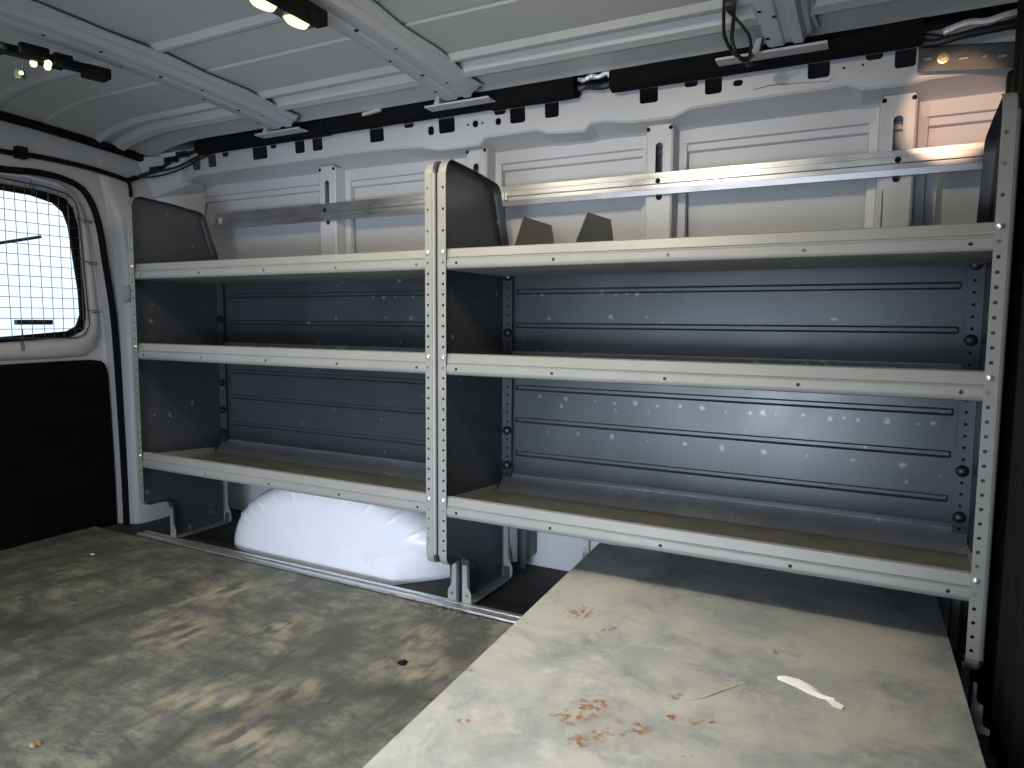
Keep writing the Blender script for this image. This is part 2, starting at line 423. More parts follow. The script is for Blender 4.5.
# outer side of the cavity above the side rail, coloured near black for its shade
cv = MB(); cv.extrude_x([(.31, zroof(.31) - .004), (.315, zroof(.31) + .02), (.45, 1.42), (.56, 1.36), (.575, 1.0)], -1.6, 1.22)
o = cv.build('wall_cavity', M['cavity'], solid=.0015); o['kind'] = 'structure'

# roof crossmembers (hat sections with holes, following the camber)
def roof_bow(xa, xb, name, shoe, holes=()):
    ys = [.262, .20, .12, .04, -.08, -.2, -.35, -.5, -.7, -.9, -1.1, -1.38]
    w = xb - xa; b = MB()
    # across-profile: dx, dz (dz below the skin)
    A = [(0, .030), (.006, .026), (.014, .004), (.020, 0), (w * .40, 0), (w * .44, .005), (w * .56, .005), (w * .60, 0), (w * .74, 0), (w * .80, .014), (w * .88, .016), (w * .94, .026), (w, .027)]
    vs = []; n = len(A)
    for i, y in enumerate(ys):
        z = zbeam(y); wob = 0
        for k, (dx, dz) in enumerate(A):
            ww = .006 * math.sin(y * 24) if k >= n - 2 else 0
            vs.append((xa + dx + ww, y, z + dz))
    fs = []
    for i in range(len(ys) - 1):
        for k in range(n - 1): fs.append((i * n + k, i * n + k + 1, (i + 1) * n + k + 1, (i + 1) * n + k))
    b.add(vs, fs)
    o = b.build(name, M['body'], solid=.0018); o['kind'] = 'structure'
    # end shoe that sits on the side rail
    s0, s1 = shoe
    e = MB(); e.box(s0, s1, .262, .300, 1.350, 1.353)
    e.box(s0, s1, .260, .2635, 1.350, 1.3555)
    e.hexa([(xa - .022, .262, 1.352), (xa - .004, .262, 1.352), (xa - .004, .29, 1.352), (xa - .022, .29, 1.352)], [(xa - .010, .262, 1.385), (xa + .001, .262, 1.385), (xa + .001, .29, 1.385), (xa - .010, .29, 1.385)])
    o2 = e.build('end_shoe', M['body'], o)
    hb = MB()
    for dx, y, r in holes:
        r *= 1.35
        z = zbeam(y) + (0 if dx < w * .75 else .014); hb.lathe([(r, -.0014), (r, .0006)], (xa + dx, y, z - .0006), 'z', 10)
    hb.build('drilled_holes', M['black'], o)
    return o
H1 = [(.028, .20, .003), (.09, .16, .0028), (.055, .10, .0035), (.03, 0, .003), (.085, -.05, .003), (.06, -.16, .0035), (.03, -.25, .003), (.075, -.33, .003), (.05, -.45, .0035)]
roof_bow(-.830, -.688, 'trim_1', (-.885, -.690), holes=H1)
roof_bow(-.162, -.026, 'trim_2', (-.212, -.004), holes=H1)
roof_bow(.694, .812, 'trim_3', (.595, .830), holes=[(.02, .22, .0035), (.045, .13, .0035), (.02, .10, .003), (.045, -.05, .0035)])

# side header rail with its cut-outs
HOLES = [(0.385, 0.433, 1.308, 1.352), (0.55, 0.591, 1.308, 1.352), (0.617, 0.64, 1.318, 1.332), (0.5, 0.533, 1.332, 1.356), (0.009, 0.057, 1.304, 1.350), (0.117, 0.159, 1.306, 1.350), (-0.041, -0.004, 1.333, 1.357), (-0.038, -0.02, 1.306, 1.325), (0.783, 0.83, 1.31, 1.354), (0.902, 0.936, 1.332, 1.352), (0.959, 1.000, 1.307, 1.350), (-0.23, -0.174, 1.304, 1.351), (-0.269, -0.248, 1.304, 1.329), (-0.489, -0.434, 1.306, 1.352), (-0.355, -0.32, 1.334, 1.358), (-0.806, -0.763, 1.305, 1.350), (-0.728, -0.685, 1.305, 1.350), (-1.005, -0.935, 1.303, 1.353), (-0.918, -0.890, 1.332, 1.352), (-1.232, -1.190, 1.299, 1.345), (-1.315, -1.275, 1.296, 1.343), (-1.157, -1.124, 1.328, 1.348)]
FACE = [(-1.66, 1.250), (-1.418, 1.258), (-1.278, 1.285), (-0.697, 1.286), (-0.591, 1.289), (-0.392, 1.284), (-0.299, 1.278), (-0.237, 1.263), (-0.096, 1.263), (-0.076, 1.281), (0.087, 1.284), (0.127, 1.270), (0.232, 1.265), (0.25, 1.283), (0.292, 1.283), (0.36, 1.272), (0.470, 1.270), (0.515, 1.286), (0.634, 1.288), (0.872, 1.291), (0.897, 1.278), (0.981, 1.275), (1.028, 1.282), (1.22, 1.284)]
hd = MB()
outer = FACE + [(1.22, 1.372), (-1.66, 1.372)]
hol = [rrect(a, b, c, d, .007) for a, b, c, d in HOLES] + [circ(-.104, 1.318, .010, 14), circ(-.129, 1.318, .0035, 8), circ(-.081, 1.318, .0035, 8), circ(.859, 1.324, .0028, 8), circ(.897, 1.325, .0028, 8)]
YH = .360
hd.sheet(outer, hol, lambda x, z: (x, YH + (1.372 - z) * .08 - .004, z))
yb = lambda z: YH + (1.372 - z) * .08 - .004
# underside shelf of the rail running back to the wall
vs = []; fs = []
for x, z in FACE: vs += [(x, yb(z), z), (x, yb(z) + .004, z - .005), (x, .435, 1.256 + .25 * (z - 1.27)), (x, .446, 1.250 + .25 * (z - 1.27))]
for i in range(len(FACE) - 1):
    for k in range(3): fs.append((i * 4 + k, i * 4 + k + 1, i * 4 + k + 5, i * 4 + k + 4))
hd.add(vs, fs)
hd.extrude_x([(yb(1.372), 1.372), (.375, 1.378), (.46, 1.378)], -1.66, 1.22)
o = hd.build('trim_4', M['body'], solid=.0018, angle=14); o['kind'] = 'structure'
# rust run on the header
rn = MB(); rn.tube([(.664, yb(1.304) - .001, 1.304), (.70, yb(1.309) - .001, 1.309), (.76, yb(1.304) - .001, 1.306), (.80, yb(1.302) - .001, 1.302), (.83, yb(1.300) - .001, 1.300), (.842, yb(1.31) - .001, 1.312)], [.0010, .0016, .0010, .0006, .0010, .0005], 6)
M['rustrun'] = simple('rust_stain', (.30, .17, .09), .8, 0, .3, 60)
rn.build('rust_streak', M['rustrun'], o)

# side wall skin (inner view of the outer panel)
wl = MB()
prof = [(.500, -.03), (.500, .50), (.488, .88), (.476, 1.00), (.470, 1.06), (.466, 1.17), (.4655, 1.196), (.455, 1.200), (.454, 1.216), (.446, 1.219), (.446, 1.262)]
wl.extrude_x(prof, -1.60, 1.22, nx=4)
o = wl.build('wall_far', M['body'], solid=.0015); o['kind'] = 'structure'
# lower edge flange of the wall and vertical seam
se = MB(); se.box(.196, .214, .489, .4985, .005, .30); se.box(.214, .218, .486, .4985, .005, .30)
M['seam'] = simple('seam_sealer_grime', (.42, .40, .38), .6, 0, .6, 30)
o = se.build('trim_10', M['seam'], bevel=.002); o['kind'] = 'structure'

# wall pillars (hat section, slotted)
def pillar(xc, name, lean=0.0, w=.062):
    b = MB(); y0 = .400; z0, z1 = .02, 1.262
    L = xc - w / 2; R = xc + w / 2
    fx = lambda x, z: x + lean * (1.262 - z)
    holes = [rrect(xc - .0095, xc + .0095, 1.105, 1.216, .0095, 6), circ(xc + .002, 1.078, .0085, 12)]
    b.sheet([(L, z0), (R, z0), (R, z1), (L, z1)], holes, lambda x, z: (fx(x, z), y0, z))
    for sgn, X in ((-1, L), (1, R)):
        A = [(X, y0), (X + sgn * .004, y0 + .003), (X + sgn * .009, .445), (X + sgn * .028, .448), (X + sgn * .030, .462)]
        vs = [(fx(x, z), y, z) for z in (z0, z1 - .004) for x, y in A]; n = len(A)
        b.add(vs, [(i, i + 1, n + i + 1, n + i) for i in range(n - 1)])
    # raised rim round the slot
    rim = rrect(xc - .0135, xc + .0135, 1.101, 1.220, .0135, 6)
    o = b.build(name, M['body'], solid=.0015, angle=20); o['kind'] = 'structure'
    r = MB(); r.slab(rim, [rrect(xc - .0097, xc + .0097, 1.105, 1.216, .0097, 6)], lambda x, z: (fx(x, z), y0 - .0006, z), lambda x, z: (fx(x, z), y0 - .0022, z))
    r.build('slot_rim', M['body'], o, bevel=.001)
    d = MB(); d.lathe([(.0055, 0), (.0055, .002)], (fx(L + .001, 1.252), y0 - .0018, 1.252), 'y', 8); d.lathe([(.0055, 0), (.0055, .002)], (fx(R - .002, 1.252), y0 - .0018, 1.252), 'y', 8)
    d.build('corner_notch', M['black'], o)
    return o
pillar(-.705, 'trim_5'); pillar(-.125, 'trim_6'); pillar(.428, 'trim_7'); pillar(.973, 'trim_8')

# rear end wall round the door opening
DS = [(-1.45, -.03), (-1.45, 1.20), (-.45, 1.215), (-0.206, 1.214), (-0.088, 1.223), (0.007, 1.214), (0.066, 1.181), (0.104, 1.094), (0.125, 0.94), (0.146, 0.746), (0.155, 0.455), (0.160, 0.157), (0.160, -0.030)]
rw = MB()
rw.sheet([(-1.46, -.04), (-1.46, 1.46), (.25, 1.46), (.40, 1.40), (.40, 1.29), (.46, 1.25), (.50, 1.0), (.50, -.04)], [DS], lambda y, z: (-1.50, y, z))
# reveal going out to the door
vs = []; fs = []; n = len(DS)
for y, z in DS: vs += [(-1.50, y, z), (-1.512, y - .004, z - .004), (-1.545, y - .006, z - .006)]
for i in range(n):
    j = (i + 1) % n
    for k in range(2): fs.append((i * 3 + k, i * 3 + k + 1, j * 3 + k + 1, j * 3 + k))
rw.add(vs, fs)
o = rw.build('wall_rear', M['body'], solid=.0015); o['kind'] = 'structure'
# D pillar cover swelling between door and shelves
dp = MB()
A = [(-1.500, .165), (-1.485, .172), (-1.465, .178), (-1.455, .195), (-1.452, .26), (-1.46, .36), (-1.47, .499)]
zs = [-.02, .3, .7, .95, 1.10, 1.20, 1.28, 1.34]; vs = []
for z in zs:
    for x, y in A:
        sh = 0 if z < 1.0 else -(z - 1.0) * .18
        lean = max(0, min(1, (z - 1.05) / .27)); lean = lean * lean * (3 - 2 * lean)
        vs.append((x + (-1.4985 - x) * lean, y + sh * (1 if y < .2 else 0), z))
n = len(A); fs = [(i * n + k, i * n + k + 1, (i + 1) * n + k + 1, (i + 1) * n + k) for i in range(len(zs) - 1) for k in range(n - 1)]
dp.add(vs, fs)
o = dp.build('trim_9', M['body'], solid=.0015, angle=60); o['kind'] = 'structure'
hb = MB()
for z in (.16, .42, .65, .90, 1.08):
    hb.box(-1.4535, -1.450, .205, .211, z, z + .012)
hb.build('slots', M['black'], o)

gs = MB(); gs.add([(-1.497, .262, 1.345), (-1.33, .375, 1.345), (-1.33, .40, 1.270), (-1.36, .452, 1.235), (-1.40, .460, 1.08), (-1.49, .455, 1.05), (-1.495, .31, 1.20)], [(0, 1, 2, 6), (2, 3, 6), (3, 4, 6), (4, 5, 6)])
o = gs.build('trim_13', M['body'], solid=.0015); o['kind'] = 'structure'
# black rubber seal round the rear door opening
sl = MB(); pts = smooth_path([(-1.494, y, z) for y, z in DS[2:]], 5)
sl.tube(pts, .011, 8)
o = sl.build('trim_11', M['black']); o['kind'] = 'structure'
# rear door
GL = [(-1.05, .70), (-1.07, 1.10), (-1.0, 1.155), (-0.199, 1.158), (-0.085, 1.155), (-0.015, 1.140), (0.017, 1.114), (0.033, 1.067), (0.056, 0.849), (0.058, 0.763), (0.043, 0.724), (0.010, 0.706), (-0.224, 0.688)]
SO = [(-1.09, .67), (-1.11, 1.12), (-1.04, 1.176), (-0.198, 1.177), (-0.049, 1.174), (0.022, 1.162), (0.048, 1.132), (0.062, 1.073), (0.075, 0.763), (0.069, 0.717), (0.044, 0.69), (-0.008, 0.684), (-0.225, 0.672)]
TR = [(-1.4, .60), (-0.229, 0.6), (-0.045, 0.603), (0.085, 0.603), (0.115, 0.598), (0.130, 0.585), (0.138, 0.55), (0.141, 0.45), (0.146, 0.232), (0.147, -0.02), (-1.4, -.02)]
door = MB()
dO = [(-1.46, -.03), (-1.46, 1.22), (-.2, 1.222), (-.08, 1.232), (.012, 1.222), (.075, 1.187), (.112, 1.095), (.135, .94), (.155, .746), (.165, .455), (.17, .157), (.17, -.03)]
door.sheet(dO, [SO], lambda y, z: (-1.552, y, z))
DOOR = door.build('door_1', M['body'], solid=.0018); DOOR['kind'] = 'structure'
# swelling frame of the door round the glass and the trim board
fr = MB()
ring_o = [(-1.2, .615), (-1.2, 1.205), (-.2, 1.206), (-.07, 1.208), (.022, 1.196), (.072, 1.160), (.092, 1.085), (.112, .90), (.122, .74), (.120, .66), (.100, .622), (.06, .613), (-.1, .612)]
vs = []; fs = []
ri = SO
def match(loop, m=60):
    L = [Vector(p) for p in loop]; n = len(L); d = [0]
    for i in range(n): d.append(d[-1] + (L[(i + 1) % n] - L[i]).length)
    out = []
    for k in range(m):
        t = d[-1] * k / m; i = max(j for j in range(n) if d[j] <= t + 1e-9)
        out.append(L[i].lerp(L[(i + 1) % n], (t - d[i]) / max(1e-9, d[i + 1] - d[i])))
    return out
c = Vector((-.5, .9))
def polar(loop, m=96):
    """radial resample about c"""
    L = [Vector(p) - c for p in loop]; out = []
    for k in range(m):
        a = 2 * PI * k / m; dx, dy = math.cos(a), math.sin(a); best = None
        for i in range(len(L)):
            p, q = L[i], L[(i + 1) % len(L)]; e = q - p
            det = dx * (-e.y) + dy * e.x
            if abs(det) < 1e-12: continue
            t = (p.x * (-e.y) + p.y * e.x) / det; u = (dx * p.y - dy * p.x) / det
            if t > 0 and -1e-6 <= u <= 1 + 1e-6 and (best is None or t > best): best = t
        out.append(Vector((dx, dy)) * (best or .1) + c)
    return out
a_ = polar(SO); b_ = polar(ring_o); m = len(a_)
for p, q in zip(a_, b_):
    m1 = p.lerp(q, .35); m2 = p.lerp(q, .8)
    vs += [(-1.550, p.x, p.y), (-1.530, p.lerp(q, .10).x, p.lerp(q, .10).y), (-1.522, m1.x, m1.y), (-1.526, m2.x, m2.y), (-1.550, q.x, q.y)]
for i in range(m):
    j = (i + 1) % m
    for k in range(4): fs.append((i * 5 + k, i * 5 + k + 1, j * 5 + k + 1, j * 5 + k))
fr.add(vs, fs); fr.build('window_surround', M['body'], DOOR, angle=60)
tb = MB(); tb.slab(TR, [], lambda y, z: (-1.550, y, z), lambda y, z: (-1.528, y, z))
for z in (.14, .26, .38, .50): tb.box(-1.529, -1.524, -1.3, .125, z, z + .05)
tb.build('lower_trim_board', M['trim'], DOOR, bevel=.003)
win = MB(); win.slab(SO, [GL], lambda y, z: (-1.555, y, z), lambda y, z: (-1.540, y, z))
WIN = win.build('window_1', M['black'], bevel=.002); WIN['kind'] = 'structure'
gl = MB(); gl.slab([(y * 1.0 + .0, z) for y, z in SO], [], lambda y, z: (-1.560, y, z), lambda y, z: (-1.556, y, z)); gl.build('glass', M['glass'], WIN, smooth=False)
# header panel between roof and door, black harness on it
hn = MB(); hn.tube(smooth_path([(-1.488, -1.3, 1.275), (-1.488, -.6, 1.272), (-1.488, -0.203, 1.268), (-1.488, -.145, 1.272), (-1.488, -.023, 1.273), (-1.486, .08, 1.268), (-1.480, .17, 1.256), (-1.470, .205, 1.248), (-1.46, .232, 1.262)]), .0085, 8)
hn.box(-1.498, -1.472, -.155, -.125, 1.256, 1.292)
hn.tube(smooth_path([(-1.470, .205, 1.250), (-1.468, .213, 1.225), (-1.468, .214, 1.19)]), .006, 8)
set_props(hn.build('wiring_harness', M['black']), 'black taped wiring harness running above the rear door opening', 'wiring')

# rear top lining shadow gap
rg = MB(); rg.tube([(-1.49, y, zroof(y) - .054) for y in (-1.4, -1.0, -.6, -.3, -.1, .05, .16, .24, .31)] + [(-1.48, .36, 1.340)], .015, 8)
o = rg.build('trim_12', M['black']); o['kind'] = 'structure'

wp = MB(); wp.tube([(-1.62, -.45, .93), (-1.62, -.15, .996), (-1.62, -.02, 1.03)], .006, 6); wp.box(-1.63, -1.61, -.115, .0, .728, .745)
wp.build('wiper_arm', M['cable'], DOOR)
# partition behind the seats
bk = MB()
ys = [-1.3]
prof = []
y = -1.30
while y < .49:
    prof += [(1.180, y), (1.180, y + .055), (1.170, y + .065), (1.170, y + .085), (1.180, y + .095)]; y += .095
vs = [(x, yy, z) for z in (0, 1.42) for x, yy in prof if yy < .5]; n = len(vs) // 2
bk.add(vs, [(i, i + 1, n + i + 1, n + i) for i in range(n - 1)])
o = bk.build('wall_front', M['bulk'], solid=.004, smooth=False); o['kind'] = 'structure'
# near side wall behind the sliding door opening
nw = MB(); nw.box(-1.6, -.50, -1.47, -1.45, 0, 1.46); nw.box(-.50, 1.22, -1.47, -1.45, 1.30, 1.46); nw.box(1.06, 1.22, -1.50, -1.45, 0, 1.42); nw.box(-.50, 1.22, -1.47, -1.43, -.05, -.001)
o = nw.build('wall_near', M['body']); o['kind'] = 'structure'

# ------------------------------------------------------------------ shelving units
W = .0275   # flange width
Rb = .007
def panel_outline():
    pts = [(0, .165)]
    pts += arc(.026, .165, .026, 180, 262, 5)[1:]
    pts += [(.050, .138), (.072, .137)]
    pts += arc(.078, .107, .030, 85, 20, 4)
    pts += [(.108, .09), (.109, .05), (.109, .001)]
    pts += [(.334, .001), (.336, .04), (.336, .20), (.336, .60), (.336, .905)]
    pts += [(.322, .975), (.285, 1.075)]
    pts += arc(.245, 1.085, .036, 10, 80, 5)
    pts += [(.15, 1.132)]
    pts += arc(.035, 1.105, .034, 84, 180, 6)[:-1] + [(0, 1.105)]
    return pts
OUT = panel_outline()
def inset(pts, d):
    n = len(pts); res = []
    for i in range(n):
        p0 = Vector(pts[i - 1]); p = Vector(pts[i]); p1 = Vector(pts[(i + 1) % n])
        a = (p - p0).normalized(); b = (p1 - p).normalized()
        na = Vector((-a.y, a.x)); nb = Vector((-b.y, b.x)); m = na + nb
        m = m / max(.3, m.dot(na)) if m.length > 1e-6 else na
        res.append(tuple(p + m * d))
    return res
HZ = [ZT + 3 * 2 * P, ZT + 2 * 2 * P, ZT + 2 * P]     # sparse holes above the top shelf
HZ += [ZT - k * P for k in range(1, 31) if k not in (0, 10, 24)]
def side_panel(unit, xw, sg, name='side_panel'):
    """web in the plane x=xw, flange pointing sg (+1/-1)"""
    b = MB(); X = lambda t: xw + sg * t
    ins = inset(OUT, Rb)
    b.sheet(ins, [], lambda y, z: (X(0), y, z))
    n = len(OUT); rings = []
    for k in range(5):
        a = PI / 2 * k / 4
        L = inset(OUT, Rb * (1 - math.sin(a))); rings.append([(X(Rb * (1 - math.cos(a))), y, z) for y, z in L])
    vs = [v for r in rings for v in r]; fs = []
    for k in range(4):
        for i in range(n): j = (i + 1) % n; fs.append((k * n + i, k * n + j, (k + 1) * n + j, (k + 1) * n + i))
    b.add(vs, fs)
    # perimeter flange, front run (first .. last vertex pair) is the perforated post
    wr = lambda y, z: .024 if z > .17 else (.024 if y < .10 else .028)
    for i in range(n - 1):
        p, q = OUT[i], OUT[i + 1]
        wp, wq = (W if p[0] < .03 and p[1] > .10 else wr(*p)), (W if q[0] < .03 and q[1] > .10 else wr(*q))
        b.add([(X(Rb), *p), (X(wp), *p), (X(wq), *q), (X(Rb), *q)], [(0, 1, 2, 3)])
    hs = [circ(X(.0195), z, .0034, 10) for z in HZ if .17 < z < 1.10]
    xs = sorted((X(Rb), X(W)))
    b.sheet([(xs[0], .165), (xs[1], .165), (xs[1], 1.105), (xs[0], 1.105)], hs, lambda x, z: (x, 0, z))
    o = b.build(name, M['sheet'], unit, solid=.0016, offset=0, angle=50, merge=2e-4)
    # perforated front post face, same enamel lightened where the lamps strike it
    f = MB()
    oo = [(xs[0], .165), (xs[1], .165), (xs[1], 1.105), (xs[0], 1.105)]
    f.slab(oo, hs, lambda x, z: (x, -.0010, z), lambda x, z: (x, -.0024, z))
    # rounded ends of the post
    for seq in (OUT[:7],):
        L = [(p[0], p[1]) for p in seq]
        for i in range(len(L) - 1):
            p, q = L[i], L[i + 1]
            f.add([(X(Rb), p[0] - .0016, p[1]), (X(W), p[0] - .0016, p[1]), (X(W), q[0] - .0016, q[1] - .001), (X(Rb), q[0] - .0016, q[1] - .001)], [(0, 1, 2, 3)])
    L = [OUT[i] for i in range(len(OUT) - 7, len(OUT))] 
    for i in range(len(L) - 1):
        p, q = L[i], L[i + 1]
        f.add([(X(Rb), p[0] - .0016, p[1] + .0008), (X(W), p[0] - .0016, p[1] + .0008), (X(W), q[0] - .0016, q[1]), (X(Rb), q[0] - .0016, q[1])], [(0, 1, 2, 3)])
    # rolled edge towards the web
    R = []
    for k in range(5):
        a = PI / 2 * k / 4; R.append((X(Rb * (1 - math.sin(a)) - .0004), Rb * (1 - math.cos(a)) - .0016))
    vs = [(x, y, z) for z in (.165, 1.105) for x, y in R]; f.add(vs, [(i, i + 1, 6 + i, 5 + i) for i in range(4)])
    f.build('front_post', M['post'], o, angle=50, merge=1e-5)
    # rear perforated flange
    g = MB(); xs2 = sorted((X(.002), X(.032)))
    g.slab([(xs2[0], .20), (xs2[1], .20), (xs2[1], .90), (xs2[0], .90)], [circ(X(.019), ZT - k * P + .004, .0036, 10) for k in range(2, 27)], lambda x, z: (x, .3320, z), lambda x, z: (x, .3332, z))
    g.build('rear_post', M['sheet'], o)
    k = MB(); k.box(xs2[0] + .003, xs2[1] - .004, .3340, .3348, .202, .898); k.build('hole_shade_strip', M['black'], o)  # black strip that paints the shade inside the post holes
    # foot: ears and floor flange
    h = MB()
    e = [(Rb, .02), (.020, .02), (.031, .012), (.035, .004), (.035, -.002), (Rb, -.002)]
    e = [(Rb, .128), (.020, .120), (.022, .060), (.022, .050), (.031, .038), (.034, .030), (.034, .001), (Rb, .001)]
    h.slab([(X(a), z) for a, z in e], [circ(X(.021), .026, .0034, 10)], lambda x, z: (x, .1075, z), lambda x, z: (x, .1060, z))
    e2 = [(Rb, .30), (.020, .30), (.022, .060), (.031, .045), (.036, .034), (.036, .012), (.030, .001), (Rb, .001)]
    h.slab([(X(a), z) for a, z in e2], [circ(X(.024), .030, .0036, 10)], lambda x, z: (x, .3350, z), lambda x, z: (x, .3366, z))
    xf = sorted((X(.002), X(.034)))
    h.slab([(xf[0], .111), (xf[1], .126), (xf[1], .325), (xf[0], .334)] if sg > 0 else [(xf[0], .126), (xf[1], .111), (xf[1], .334), (xf[0], .325)], [circ(X(.020), yy, .0036, 10) for yy in (.16, .20, .24, .28, .315)], lambda x, y: (x, y, .0015), lambda x, y: (x, y, .0032))
    h.build('foot_flange', M['post'], o)
    return o

def shelf(unit, x0, x1, zb, holes):
    """tray; front lip centred on the bolt height zb (=bolt)"""
    zt = zb + .009; zl = zb - .041; b = MB()
    # outer face of the lip
    q = .0075
    prof = [(.010, zt - .003), (.006, zt), (.001, zt - .002), (-.0030, zb - .012), (-.001, zb - .0145), (-.001, zb - .016), (-.005, zb - .019), (-.0062, zl + .010), (-.0055, zl + .0055), (-.0030, zl + .0018), (.001, zl), (.292, zl)]
    prof = [(a + q, c) for a, c in prof]
    # split so that the lip bands can carry holes
    hp = [(x, zb - .027) for x in holes]
    zlo, zhi = zl + .010, zb - .019
    pr1 = prof[:7]; pr2 = prof[7:]
    b.extrude_x(pr1, x0, x1); b.extrude_x(pr2, x0, x1)
    b.sheet([(x0, zlo), (x1, zlo), (x1, zhi), (x0, zhi)], [circ(x, z, .0038, 10) for x, z in hp], lambda x, z: (x, q - .0062 + .0012 * (z - zlo) / (zhi - zlo), z))
    for x in (x0, x1): b.add([(x, q, zl), (x, .30, zl), (x, .30, zl + .020), (x, q, zl + .040)], [(0, 1, 2, 3)])
    o = b.build('shelf', M['tray'], unit, solid=.0014, offset=-1, angle=30, merge=2e-5)
    c = MB(); c.extrude_x([(.2995, zl + .0004), (.304, zl + .003), (.337, zl + .0395), (.3395, zl + .044), (.336, zl + .0455)], x0, x1)
    c.build('back_lip', M['lip'], o, solid=.0012)
    return o

def back_panel(unit, x0, x1, zbeads, z0, z1):
    b = MB(); y = .3455
    xi0, xi1 = x0 + .034, x1 - .036
    loops = []
    levels = [z0, z1]
    holes = []
    for z in zbeads: holes.append(rrect(xi0, xi1, z - .0085, z + .0085, .003, 1))
    b.sheet([(x0, z0), (x1, z0), (x1, z1), (x0, z1)], holes, lambda x, z: (x, y, z))
    for z in zbeads:
        R0 = rrect(xi0, xi1, z - .0085, z + .0085, .003, 1); R1 = rrect(xi0 + .004, xi1 - .004, z - .0040, z + .0040, .002, 1); n = len(R0)
        b.add([(x, y, zz) for x, zz in R0] + [(x, y + .007, zz) for x, zz in R1], [(i, (i + 1) % n, n + (i + 1) % n, n + i) for i in range(n)] + [tuple(range(n, 2 * n))])
    # folded edge below: runs forward to the tray
    b.extrude_x([(y, z0), (y - .002, z0 - .004), (y - .0035, z0 - .024)], x0 + .012, x1 - .012)
    b.extrude_x([(y, z1), (y - .008, z1 + .0006), (y - .010, z1 - .006)], x0 + .012, x1 - .012)
    return b.build('back_panel', M['sheet'], unit, solid=.0012, angle=25, merge=2e-5)

def bolt(unit, x, z, y=-.0024):
    b = MB(); b.lathe([(.0, -.0045), (.0030, -.0043), (.0052, -.003), (.0062, -.001), (.0066, 0)], (x, y, z), 'y', 12)
    return b.build('bolt', M['zinc'], unit)
def knob(unit, x, z):
    b = MB(); b.lathe([(.0, -.016), (.006, -.0158), (.0105, -.013), (.0125, -.008), (.0125, -.004), (.010, -.002), (.006, 0)], (x, .3318, z), 'y', 16)
    return b.build('knob', M['knob'], unit)

def shelving(label, xl, xr, hx, offs=(.022, .022), knobz=(), dxk=.020):
    u = empty('shelving_unit', ((xl + xr) / 2, .17, 0), label, 'shelving', 'shelving units along the van wall')
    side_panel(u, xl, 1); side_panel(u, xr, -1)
    for zb in (ZT, ZM, ZB): shelf(u, xl + .0035, xr - .0035, zb, hx)
    back_panel(u, xl + .004, xr - .004, (.835, .740, .563, .470, .372), .322, .884)
    for zb in (ZT, ZM, ZB):
        bolt(u, xl + .0195, zb); bolt(u, xr - .0195, zb)
    for z in knobz:
        knob(u, xl + dxk, z); knob(u, xr - dxk, z)
    return u
UL = shelving('left shelving unit with three empty shelves, standing over the white wheel arch', XLW, -.0025, (-1.122, -.851, -.581, -.318, -.059), knobz=(.75, .60, .52, .42, .338))
UR = shelving('right shelving unit with three empty shelves, standing behind the steel topped platform', .0025, XRW, (.057, .311, .569, .827, 1.09), knobz=(.877, .719, .608, .439, .338))

# ------------------------------------------------------------------ things
# galvanised strip on the wall pillars
def wall_rail():
    b = MB(); x0, x1 = -1.235, 1.165; y = .385; zc = 1.110
    zs = [(-.0275, .012), (-.0275, 0), (-.0145, -.0015), (-.0130, .002), (-.0020, .002), (.0, -.002), (.0125, -.002), (.0140, .001), (.0270, .001), (.0285, .012)]
    b.extrude_x([(y + d, zc + z) for z, d in zs], x0, x1)
    o = b.build('wall_rail', M['galv'], solid=.0014, angle=25)
    set_props(o, 'long galvanised steel strip bolted across the wall pillars above the shelves', 'rail')
    for xc in (-.705, -.125, .428, .973):
        h = MB(); h.lathe([(.0068, -.0010), (.0068, .001)], (xc + .003, y - .0018, zc + .006), 'y', 14)
        h.build('bolt_hole', M['black'], o)
    for xc in (-.02, -1.205):
        s = MB(); s.slab(rrect(xc - .008, xc + .008, zc - .012, zc + .012, .002), [rrect(xc - .0015, xc + .0015, zc - .008, zc + .008, .001)], lambda x, z: (x, y - .0042, z), lambda x, z: (x, y - .0026, z))
        s.build('end_clip', M['zinc'], o)
    return o
wall_rail()

# floor track
def floor_track():
    b = MB(); x0, x1 = -1.298, .95
    prof = [(.066, .0005), (.066, .007), (.071, .0085), (.079, .0085), (.080, .003), (.094, .003), (.095, .0075), (.108, .0075), (.110, .0005)]
    b.extrude_x(prof, x0, x1, closed=True)
    o = b.build('floor_track', M['alu'], bevel=.0006, angle=20)
    return set_props(o, 'aluminium double ridged track screwed to the floor in front of the wheel arch', 'track')
floor_track()

